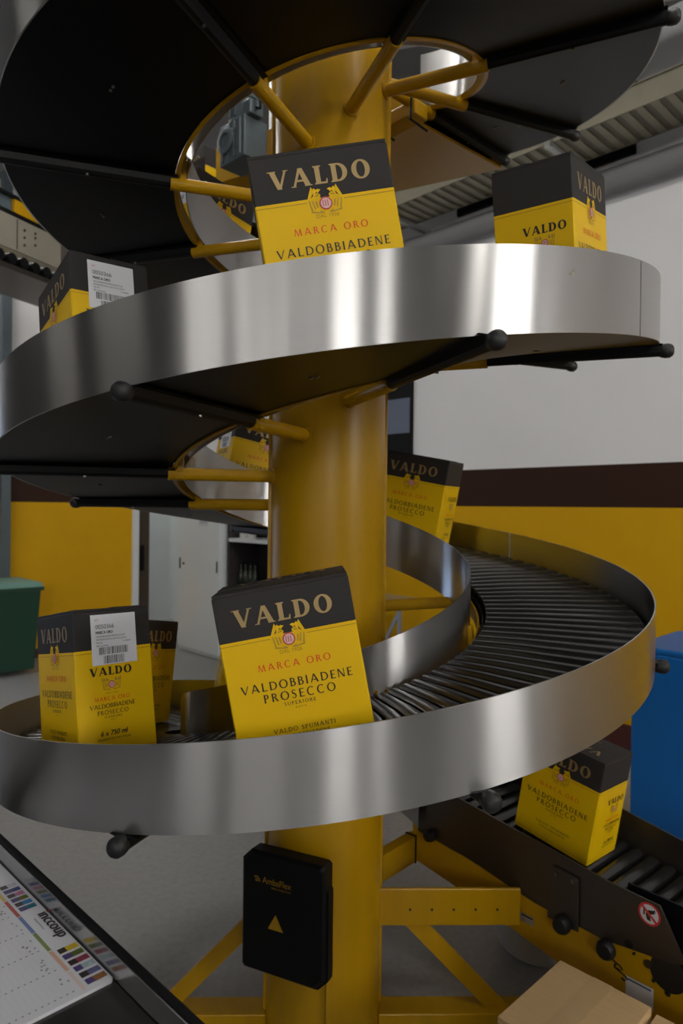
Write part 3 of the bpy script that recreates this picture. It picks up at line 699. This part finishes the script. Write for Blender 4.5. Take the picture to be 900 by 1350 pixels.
for k, (a, b, cl) in enumerate(bl): cs(rect(a, -.045, b, -.039), mat('tab_colour_%s' % 'abcdefg'[k], cl, rough=.5, noise=.05))
M_PRN = mat('grey_print', (.25, .25, .30), rough=.6, noise=.1); M_PLN = mat('pale_print', (.50, .51, .56), rough=.6, noise=.05)
for k in range(42): cs(rect(-.70, -.060-.009*k, -.004, -.0596-.009*k), M_PLN)
rnd = random.Random(3)
for col_ in range(11):
    x = -.012-.064*col_
    for k in range(40): cs(rect(x-.004, -.0575-.009*k, x-.001, -.0545-.009*k), M_PRN, .0005)
    for k in range(rnd.randint(3, 9)): 
        xx = x-.012-.034*rnd.random(); yy = -.05-.022*rnd.random(); cs(rect(xx, yy, xx+.004, yy+.003), M_PRN, .0005)
g.build('printed_calendar', pl, fix=False)
g = MB()
stamp(g, plain('inccoup', -.200, -.017, .020, .090)+plain('inccoup', -.1990, -.017, .020, .090)+plain('inccoup', -.1980, -.017, .020, .090), M_INK, Vector((0, 0, SZ)), PU, PV, .0006)
stamp(g, circle(-.2425, .0015, .002, 10), M_CRIM, Vector((0, 0, SZ)), PU, PV, .0009)
stamp(g, plain('insertions', -.215, -.027, .004, .04), M_INK, Vector((0, 0, SZ)), PU, PV, .0006); g.build('planner_logo', pl, fix=False)

# ------------------------------------------------------------------ room (walls at 45 degrees to the view)
tA = Vector((.7322*.0+.681, -.7323, 0)).normalized(); nA = Vector((-tA.y, tA.x, 0))
def RW(a, n, z=0.): return tA*a+nA*n+Vector((0, 0, z))
A0, A1, N0, N1, HCE = -5.9, 9., -8.8, 3.2077, 4.9
def slab(mb, a0, a1, n0, n1, z0, z1, m):
    mb.hexa([RW(a0, n0, z0), RW(a1, n0, z0), RW(a1, n1, z0), RW(a0, n1, z0)], [RW(a0, n0, z1), RW(a1, n0, z1), RW(a1, n1, z1), RW(a0, n1, z1)], m)
def st(o): o['kind'] = 'structure'; return o
BZ = [(0, 1.640, M_YWALL), (1.640, 1.937, M_BWALL), (1.937, HCE, M_WWALL)]
g = MB(); slab(g, A0-1.6, A1+.2, N0-.2, N1+.6, -.1, 0, M_FLOOR); st(g.build('floor'))
g = MB(); slab(g, A0-1.6, A1+.2, N0-.2, N1+.6, HCE, HCE+.1, M_CEIL); st(g.build('ceiling'))
g = MB()
for z0, z1, m in BZ: slab(g, A0, A1, N1, N1+.15, z0, z1, m)
st(g.build('wall_right'))
g = MB(); slab(g, -4.3, A1-.05, N1-.014, N1, 0, .17, M_RED); st(g.build('baseboard_right'))
DN0, DN1, DH = 2.40, 3.06, 2.25
g = MB()
for z0, z1, m in BZ: slab(g, A0-.15, A0, N0, DN0, z0, z1, m); 
for z0, z1, m in BZ: slab(g, A0-.15, A0, DN1, N1+.15, z0, z1, m)
slab(g, A0-.15, A0, DN0, DN1, DH, HCE, M_WWALL); st(g.build('wall_left'))
g = MB(); slab(g, A0, A0+.014, N0+.1, DN0-.02, 0, .10, M_RED); st(g.build('baseboard_left'))
g = MB(); slab(g, A0-.1, A0+.03, DN0-.01, DN0+.065, 0, DH, M_LGREY); slab(g, A0-.1, A0+.03, DN1-.05, DN1, 0, DH, M_LGREY); slab(g, A0-.1, A0+.03, DN0, DN1, DH-.06, DH+.02, M_LGREY); st(g.build('trim_1'))
d1 = MB(); slab(d1, A0-.09, A0-.05, DN0+.065, DN0+.24, 0, DH-.06, M_BOARD); d1o = st(d1.build('door_1'))
g = MB(); slab(g, A0-.05, A0-.02, DN0+.12, DN0+.16, .85, 1.15, M_BLK); g.build('handle', d1o)
g = MB(); slab(g, A0-1.5, A0-1.4, DN0-.8, N1+.6, 0, HCE, M_LGREY); slab(g, A0-1.5, A0-.15, DN0-.9, DN0-.8, 0, HCE, M_LGREY); slab(g, A0-1.5, A0-.15, N1+.5, N1+.6, 0, HCE, M_LGREY); st(g.build('wall_corridor'))
cl = thing('corridor_fill_light', 'added square fill light brightening the corridor beyond the doorway', 'lamp', tuple(RW(A0-.8, 2.6, HCE-.12)))  # unseen light, added so the corridor beyond the doorway looks bright
g = MB(); g.box((0, 0, .07), (.6, .6, .08), M_LGREY); g.build('housing', cl); g = MB(); g.box((0, 0, .015), (.54, .54, .03), M_TUBE2); g.build('diffuser', cl)
# far walls with the windows that light the hall
def wall_with_holes(name, axis, at, th, lo, hi, holes, m_low, m_up):
    g = MB(); cuts = sorted(holes); cur = lo
    def put(u0, u1, z0, z1):
        for a, b, m in ((0, 1.64, m_low), (1.64, HCE, m_up)):
            q0, q1 = max(a, z0), min(b, z1)
            if q1-q0 > 1e-4:
                if axis == 'n': slab(g, u0, u1, at-th, at, q0, q1, m)
                else: slab(g, at, at+th, u0, u1, q0, q1, m)
    for u0, u1, z0, z1 in cuts:
        put(cur, u0, 0, HCE); put(u0, u1, 0, z0); put(u0, u1, z1, HCE); cur = u1
    put(cur, hi, 0, HCE); return st(g.build(name))
W3 = [(.9, 2.7, 2.75, 4.6), (3.3, 6.4, 2.75, 4.6)]
W4 = [(-8.2, -6.3, 2.6, 4.6), (-5.1, -4.35, 2.6, 4.6), (.7, 2.7, 2.6, 4.6)]
wall_with_holes('wall_front', 'n', N0, .15, A0, A1, W3, M_BWALL, M_WWALL)
wall_with_holes('wall_far', 'a', A1, .15, N0, N1, W4, M_BWALL, M_WWALL)
k = 1
def window(axis, at, u0, u1, z0, z1, pane, bars):
    global k
    g = MB(); s_ = lambda a, b, c, d, off, th, m: slab(g, a, b, at-off-th, at-off, c, d, m) if axis == 'n' else slab(g, at+off, at+off+th, a, b, c, d, m)
    if axis == 'w2': s_ = lambda a, b, c, d, off, th, m: slab(g, at-off-th, at-off, a, b, c, d, m)
    s_(u0, u0+.06, z0, z1, .0, .1, M_BLK); s_(u1-.06, u1, z0, z1, .0, .1, M_BLK); s_(u0, u1, z0, z0+.06, .0, .1, M_BLK); s_(u0, u1, z1-.06, z1, .0, .1, M_BLK)
    for i in range(1, bars+1): x = u0+(u1-u0)*i/(bars+1); s_(x-.035, x+.035, z0, z1, .0, .1, M_BLK)
    s_(u0, u1, (z0+z1)/2-.03, (z0+z1)/2+.03, 0, .1, M_BLK)
    o = st(g.build('window_%d' % k)); k += 1
    g = MB(); s_(u0, u1, z0, z1, .11, .01, pane); g.build('pane', o)
for h in W3: window('n', N0, *h, M_DAY, 2)
for h in W4: window('a', A1, *h, M_DAY2, 1)
g = MB()
for n0, n1, z0, z1 in ((-1.5, -1.42, 0, 2.5), (-.18, -.10, 0, 2.5), (-1.5, -.10, 2.42, 2.5), (-1.5, -.10, 0, .08), (-.83, -.77, 0, 2.5)): slab(g, A0, A0+.05, n0, n1, z0, z1, M_BLK)
wb = st(g.build('window_%d' % k)); k += 1
for n0, n1 in ((-1.42, -.83), (-.77, -.18)):
    g = MB(); slab(g, A0+.01, A0+.02, n0, n1, .08, 2.42, M_SKYP); g.build('pane', wb)
g = MB(); slab(g, -5.4, .4, N0, N0+.05, 0, 4.4, M_DBRN)  # ribbed dark panel added out of view so the guards reflect dark at left
for i in range(18): slab(g, -5.4, .4, N0+.05, N0+.07, .12+.24*i, .2+.24*i, M_DBRN)
st(g.build('added_dark_panel_2'))
g = MB(); slab(g, A1-.05, A1, -2.7, .3, 0, 4.2, M_DBRN)  # unseen dark panel, put here for a dark streak in the guard reflections
for i in range(17): slab(g, A1-.07, A1-.05, -2.7, .3, .12+.24*i, .2+.24*i, M_DBRN)
st(g.build('added_dark_panel_3'))
g = MB(); slab(g, A0, A0+.05, -8.2, -1.7, 0, 4.4, M_DBRN)  # dark panel added out of view to cut light from the left
for i in range(18): slab(g, A0+.05, A0+.07, -8.2, -1.7, .12+.24*i, .2+.24*i, M_DBRN)
st(g.build('added_dark_panel_4'))
# wall window with dark frame behind the column
g = MB(); slab(g, -2.95, -2.36, N1-.035, N1, 1.95, 2.95, M_BLK); o = st(g.build('window_%d' % k)); k += 1
g = MB(); slab(g, -2.88, -2.375, N1-.042, N1-.035, 2.28, 2.585, M_BGPANE); g.build('pane', o)
# grey post near the left edge
q = RW(-5.72, .93); g = MB(); g.box((q.x, q.y, HCE/2), (.09, .09, HCE), M_GREY, Matrix.Rotation(math.atan2(tA.y, tA.x), 3, 'Z')); st(g.build('trim_2'))
# long pipe under the vents, and the dark vent openings
g = MB(); g.tube(RW(-2.4, N1-.09, 3.85), RW(3.0, N1-.09, 3.85), .085, M_CEIL, 18)
tag(g.build('wall_pipe'), 'thick pale pipe running along the white wall below the cable tray', 'pipe')
for a0, lab in ((-.86, 'dark louvred wall vent half hidden by the cable tray, nearer the white wall edge'), (-1.9, 'dark louvred wall vent behind the carton on the middle turn')):
    v = thing('wall_vent', lab, 'vent', tuple(RW(a0+.2, N1, 4.02)), 'vents high on the white wall'); vo = Vector(v.location)
    g = MB()
    for x0, x1, z0, z1 in ((0, .42, 0, .04), (0, .42, .50, .54), (0, .03, 0, .54), (.39, .42, 0, .54)): slab(g, a0+x0, a0+x1, N1-.03, N1, 4.02+z0, 4.02+z1, M_BLK)
    o = g.build('frame', v); o.location = -vo
    g = MB(); slab(g, a0+.02, a0+.40, N1-.012, N1-.002, 4.05, 4.53, M_INK)
    for i in range(7): slab(g, a0+.03, a0+.39, N1-.026, N1-.014, 4.07+.065*i, 4.085+.065*i, M_BLK)
    o = g.build('louvre', v); o.location = -vo
# cable tray
ct = thing('cable_tray', 'long olive grey perforated cable tray under the ceiling along the white wall', 'cable tray', tuple(RW(0, N1-.35, 4.0)))
co = Vector(ct.location)
def ctb(name, mk):
    g = MB(); mk(g); o = g.build(name, ct); o.location = -co; return o
def rails(g):
    for n in (N1-.58, N1-.20): slab(g, -3.6, 3.0, n-.004, n+.004, 3.99, 4.13, M_TRAY); slab(g, -3.6, 3.0, n-.02, n+.02, 4.125, 4.131, M_TRAY)
ctb('side_rail', rails)
def rungs(g):
    slab(g, -3.6, 3.0, N1-.58, N1-.20, 4.002, 4.008, mat('tray_slot_shade', (.17, .16, .12), rough=.6, noise=.1, nscale=12))  # darker sheet stands in for the shade in the open slots
    for i in range(74): slab(g, -3.55+.088*i, -3.55+.088*i+.045, N1-.58, N1-.20, 3.99, 4.0, M_TRAY)
ctb('rung', rungs)
for a in (-2.2, -.75, .7):
    ctb('hanger_rod', lambda g, a=a: (slab(g, a-.02, a+.02, N1-.62, N1-.59, 3.95, HCE, M_ALU), slab(g, a-.02, a+.02, N1-.62, N1, 3.955, 3.985, M_ALU)))
g = MB(); g.tube(RW(-3.4, N1-.36, 4.05), RW(2.9, N1-.36, 4.05), .04, M_GREY, 12); g.tube(RW(-3.4, N1-.46, 4.04), RW(2.9, N1-.46, 4.04), .028, M_GREY, 12)
tag(g.build('cable_bundle'), 'grey cables lying in the long cable tray', 'cable')
# ducts above the top turn
for (x0, y0, x1, y1, z, r_, lab) in ((-1.5, 2.674, 2.75, 1.332, 4.55, .13, 'silver ventilation duct glimpsed through the ring of the top turn'), ):
    d = MB(); d.tube((x0, y0, z), (x1, y1, z), r_, M_DUCT, 24)
    for i in range(24):
        f_ = (i+.5)/24; a = Vector((x0, y0, z)).lerp(Vector((x1, y1, z)), f_); dd = (Vector((x1, y1, z))-Vector((x0, y0, z))).normalized()
        d.lathe([(r_, -.008), (r_+.006, 0), (r_, .008)], M_DUCT, a, dd, 24)
    tag(d.build('air_duct'), lab, 'duct')
# ceiling lamps
LAMPS = [(-4.2, .2, 'long ceiling lamp at the far left end of the inner row'), (-1.6, .2, 'long ceiling lamp of the inner row, above the infeed conveyor'), (1.0, .2, 'long ceiling lamp of the inner row, right of the spiral'), (3.6, .2, 'long ceiling lamp of the inner row, furthest right'),
         (-4.2, -4.2, 'long ceiling lamp at the far left end of the outer row'), (-1.6, -4.2, 'long ceiling lamp second from the left in the outer row'), (1.0, -4.2, 'long ceiling lamp of the outer row behind the worktable'), (3.6, -4.2, 'long ceiling lamp of the outer row, furthest right')]
for a_, n_, lab in LAMPS:
    q = RW(a_, n_); x, y = q.x, q.y
    l = thing('ceiling_lamp', lab, 'lamp', (x, y, 4.60), 'fluorescent ceiling lamps'); l.rotation_euler.z = math.atan2(tA.y, tA.x)
    g = MB(); g.box((0, 0, .045), (1.5, .22, .05), M_LGREY); g.build('housing', l, bevel=.006)
    g = MB(); g.box((0, 0, .008), (1.44, .17, .024), M_TUBE2 if n_ > 0 else M_TUBE); g.build('diffuser', l, bevel=.006)
    for s in (-.6, .6):
        g = MB(); g.tube((s, 0, .07), (s, 0, .30), .006, M_ALU, 8); g.build('rod', l)

# ------------------------------------------------------------------ things along the walls
# wheelie bin
bn = thing('wheelie_bin', 'dark green plastic wheelie bin with pale lid by the yellow wall', 'bin', tuple(RW(-5.42, .86)))
bn.rotation_euler.z = math.atan2(tA.y, tA.x)
g = MB(); r0 = [(-.20, -.19), (.20, -.19), (.20, .19), (-.20, .19)]; r1 = [(-.25, -.235), (.25, -.235), (.25, .235), (-.25, .235)]
g.sweep([[Vector((x, y, .05)) for x, y in r0], [Vector((x, y, .82)) for x, y in r1]], M_GREEN); g.build('body', bn, bevel=.02)
g = MB(); g.sweep([[Vector((x*1.08, y*1.08, .80)) for x, y in r1], [Vector((x*1.08, y*1.08, .835)) for x, y in r1]], M_GREEN); g.build('rim', bn, bevel=.01)
g = MB(); g.sweep([[Vector((x*1.05, y*1.05, .836)) for x, y in r1], [Vector((x*1.0, y*1.0, .875)) for x, y in r1], [Vector((x*.7, y*.7, .895)) for x, y in r1]], M_GREENL); g.build('lid', bn, bevel=.012)
for s in (-.16, .16):
    g = MB(); g.tube((-.20, s-.025, .085), (-.20, s+.025, .085), .085, M_BLK, 20); g.build('wheel', bn)
# sliding-door cabinet
cab = thing('sliding_door_cabinet', 'pale grey metal cabinet with a wide sliding door behind the spiral', 'cabinet', tuple(RW(-4.9, N1-.30)))
cab.rotation_euler.z = math.atan2(tA.y, tA.x)
# local x along the wall, -y into the room; front face on y=-.25
g = MB(); g.box((0, .0, .985), (.82, .48, 1.95), M_LGREY); g.build('body', cab, bevel=.006)
g = MB(); g.box((.0, -.250, .985), (.80, .018, 1.86), M_LGREY); d = g.build('door', cab, bevel=.004)
for x in (-.365, .365):
    g = MB(); g.box((x, -.262, .98), (.018, .010, .12), M_BLK); g.build('handle', d)
g = MB(); g.tube((-.29, -.259, .98), (-.29, -.268, .98), .014, M_BLK, 12); g.build('lock', d)
g = MB(); stamp(g, rect(-.09, -.05, .09, .05), M_PAPER, (.10, -.260, 1.455), (1, 0, 0), (0, 0, 1), .001); stamp(g, plain('VALDO', 0, -.018, .035, .14), mat('violet_print', (.12, .10, .25), noise=.05), (.10, -.260, 1.455), (1, 0, 0), (0, 0, 1), .002); g.build('paper_notice', cab, fix=False)
# open shelves with bottles
sh = thing('shelf_unit', 'dark open shelf unit with pale boards between the cabinet and the column', 'shelves', tuple(RW(-4.0, N1-.28)))
sh.rotation_euler.z = math.atan2(tA.y, tA.x); Msh = sh.rotation_euler.to_matrix()
g = MB(); g.box((0, .20, .95), (.90, .02, 1.9), M_DBRN); g.box((-.44, 0, .95), (.025, .42, 1.9), M_DBRN); g.box((.44, 0, .95), (.025, .42, 1.9), M_DBRN); g.build('frame', sh)
for z in (.25, .72, 1.27, 1.72):
    g = MB(); g.box((0, -.01, z), (.86, .40, .035), M_LGREY); g.build('shelf', sh, bevel=.003)
def bottle(x, y, z, m, label, h=.30, r=.038):
    q = Vector(sh.location)+Msh @ Vector((x, y, z)); b = thing('bottle', label, 'bottle', tuple(q), 'bottles on the shelves')
    g = MB(); g.lathe([(0, 0), (r, 0), (r, h*.55), (r*.8, h*.66), (r*.36, h*.76), (r*.36, h*.97), (0, h*.97)], m, n=16); g.build('body', b)
    g = MB(); g.lathe([(r*.40, h*.93), (r*.42, h), (0, h)], M_BLK if m is M_DGLASS else M_LGREY, n=12); g.build('cap', b)
for i in range(4): bottle(-.385+.082*i, -.08, .738, M_DGLASS, 'dark glass bottle in the row on the shelf beside the blue tray')
bottle(-.33, -.08, 1.288, M_WPLAS, 'white plastic bottle on the shelf above the dark bottles, first of the pair', .24, .05); bottle(-.20, -.08, 1.288, M_WPLAS, 'white plastic bottle on the shelf above the dark bottles, the one nearer the column', .24, .045)
q = Vector(sh.location)+Msh @ Vector((.04, -.06, .738)); g = MB()
for x0, y0, x1, y1 in ((-.12, -.1, .12, -.09), (-.12, .09, .12, .1), (-.12, -.1, -.11, .1), (.11, -.1, .12, .1)): g.box(Msh @ Vector(((x0+x1)/2, (y0+y1)/2, .06)), (x1-x0, y1-y0, .12), M_BLUE, Msh)
g.box((0, 0, .006), (.24, .2, .012), M_BLUE, Msh); o = g.build('storage_tray'); o.location = q; tag(o, 'small bright blue tray on the shelf beside dark bottles', 'tray')
# scissor stand and dark box behind the column
tb = thing('folding_stand', 'grey metal folding stand with crossed struts behind the column', 'stand', tuple(RW(-2.45, N1-.45))); tb.rotation_euler.z = math.atan2(tA.y, tA.x)
for s in (-.35, .0, .35):
    g = MB(); g.box((s, 0, .43), (.03, .03, .86), M_ALU); g.build('upright', tb)
for a, b in (((-.35, 0, .20), (.0, 0, .80)), ((-.35, 0, .80), (.0, 0, .20)), ((0, 0, .2), (.35, 0, .8)), ((0, 0, .8), (.35, 0, .2))):
    g = MB(); strap(g, a, b, .03, .01, (0, -1, 0), M_ALU); g.build('strut', tb)
g = MB(); g.box((0, 0, .875), (.8, .34, .03), M_ALU); g.build('top', tb)
q = RW(-2.60, N1-.42, .892); g = MB(); M = Matrix.Rotation(math.atan2(tA.y, tA.x), 3, 'Z'); g.box((0, 0, .07), (.30, .24, .14), M_BLK, M); g.box((0, 0, .143), (.32, .26, .012), M_BLK, M); o = g.build('tool_case', bevel=.006); o.location = q
tag(o, 'black tool case on the grey folding stand behind the column', 'case')
# blue container
bc = thing('blue_bin', 'tall bright blue plastic container right of the lower turn', 'container', (1.40+.28*.68+.28*.73, 1.02-.28*.73+.28*.68, 0)); bc.rotation_euler.z = math.atan2(tA.y, tA.x)
g = MB(); g.box((0, 0, .495), (.56, .56, .97), M_BLUE); g.build('body', bc, bevel=.012)
g = MB(); g.box((0, 0, .99), (.565, .565, .03), M_BLUE); g.build('lid', bc, bevel=.01)
# white tub under the outfeed
tu = thing('plastic_tub', 'round-bottomed white plastic tub on the floor under the outfeed conveyor', 'tub', (.80, .40, 0))
g = MB(); g.lathe([(0, .0), (.10, .004), (.15, .03), (.175, .09), (.18, .20), (.18, .235)], M_WPLAS, n=36); g.build('body', tu)
g = MB(); g.lathe([(.18, .228), (.19, .231), (.19, .242), (0, .246)], M_WPLAS, n=36); g.build('lid', tu)
# overhead conveyor at left
M_CREAM = mat('cream_steel', (.42, .39, .32), rough=.38, metal=.55, noise=.1, nscale=9)
oc = thing('overhead_conveyor', 'raised cream steel conveyor with dark rollers and a yellow cover at upper left', 'conveyor', (-2.14, 2.40, 0)); oc.rotation_euler.z = R(66)
def ob(name, x0, x1, y0, y1, z0, z1, m, bev=0.):
    g = MB(); g.box(((x0+x1)/2, (y0+y1)/2, (z0+z1)/2), (x1-x0, y1-y0, z1-z0), m); return g.build(name, oc, bevel=bev)
sr = ob('side_rail', -1.6, 2.4, 0, .012, 3.30, 3.52, M_CREAM)
g = MB()
for x, zz in ((.20, (3.36, 3.41, 3.46)), (.29, (3.39, 3.44, 3.47)), (.72, (3.36, 3.46)), (1.3, (3.36, 3.46))):
    for z in zz: g.tube((x, -.001, z), (x, -.006, z), .008, M_KNOB, 8)
g.build('bolt_row', sr)
g = MB(); g.box((.14, -.002, 3.41), (.006, .004, .20), M_DGRD); g.build('joint_plate', sr)
ob('top_rail', -1.6, 2.4, -.01, .02, 3.525, 3.545, M_BLK); ob('upper_rail', -1.6, 2.4, -.01, .02, 3.64, 3.66, M_BLK)
ob('drive_cover', .12, .85, .0, .10, 3.545, 3.64, M_YEL, .004)
ob('cover_panel', -1.6, .11, .02, .03, 3.545, 3.64, M_GREY)
ob('rear_rail', -1.6, 2.4, .50, .512, 3.30, 3.52, M_CREAM)
g = MB()
for i in range(40): g.tube((-1.55+.098*i, .01, 3.245), (-1.55+.098*i, .49, 3.245), .038, M_BLK, 14)
g.build('rollers', oc)
ob('belly_plate', -1.6, 2.4, -.01, .50, 3.16, 3.195, M_DGRD)
for x in (-1.2, 2.1):
    g = MB(); g.tube((x, .25, 3.2), (x, .25, 4.9), .014, M_ALU, 10); g.build('hanger_rod', oc)

# ------------------------------------------------------------------ light and camera
w = bpy.data.worlds.new('hall_world'); SC.world = w; w.use_nodes = True
w.node_tree.nodes['Background'].inputs['Color'].default_value = (.75, .85, 1, 1); w.node_tree.nodes['Background'].inputs['Strength'].default_value = .3
cam = bpy.data.cameras.new('camera'); co_ = bpy.data.objects.new('camera', cam); COL.objects.link(co_); SC.camera = co_
yaw, tilt, roll = .01991, -.006614, .010872
f = Vector((math.sin(yaw)*math.cos(tilt), math.cos(yaw)*math.cos(tilt), math.sin(tilt))); r_ = Vector((math.cos(yaw), -math.sin(yaw), 0)); u = r_.cross(f)
r2 = r_*math.cos(roll)+u*math.sin(roll); u2 = -r_*math.sin(roll)+u*math.cos(roll)
M = Matrix((r2, u2, -f)).transposed().to_4x4(); M.translation = Vector((0, -CAM_D, CAM_Z)); co_.matrix_world = M
cam.sensor_fit = 'VERTICAL'; cam.sensor_height = 36; cam.lens = 911.78/1350*36; cam.clip_start = .02
cam.dof.use_dof = True; cam.dof.focus_distance = 1.40; cam.dof.aperture_fstop = 4.5
SC.view_settings.view_transform = 'Standard'; SC.view_settings.look = 'None'; SC.view_settings.gamma = 1; SC.view_settings.exposure = 0.05
SC.view_settings.use_curve_mapping = False
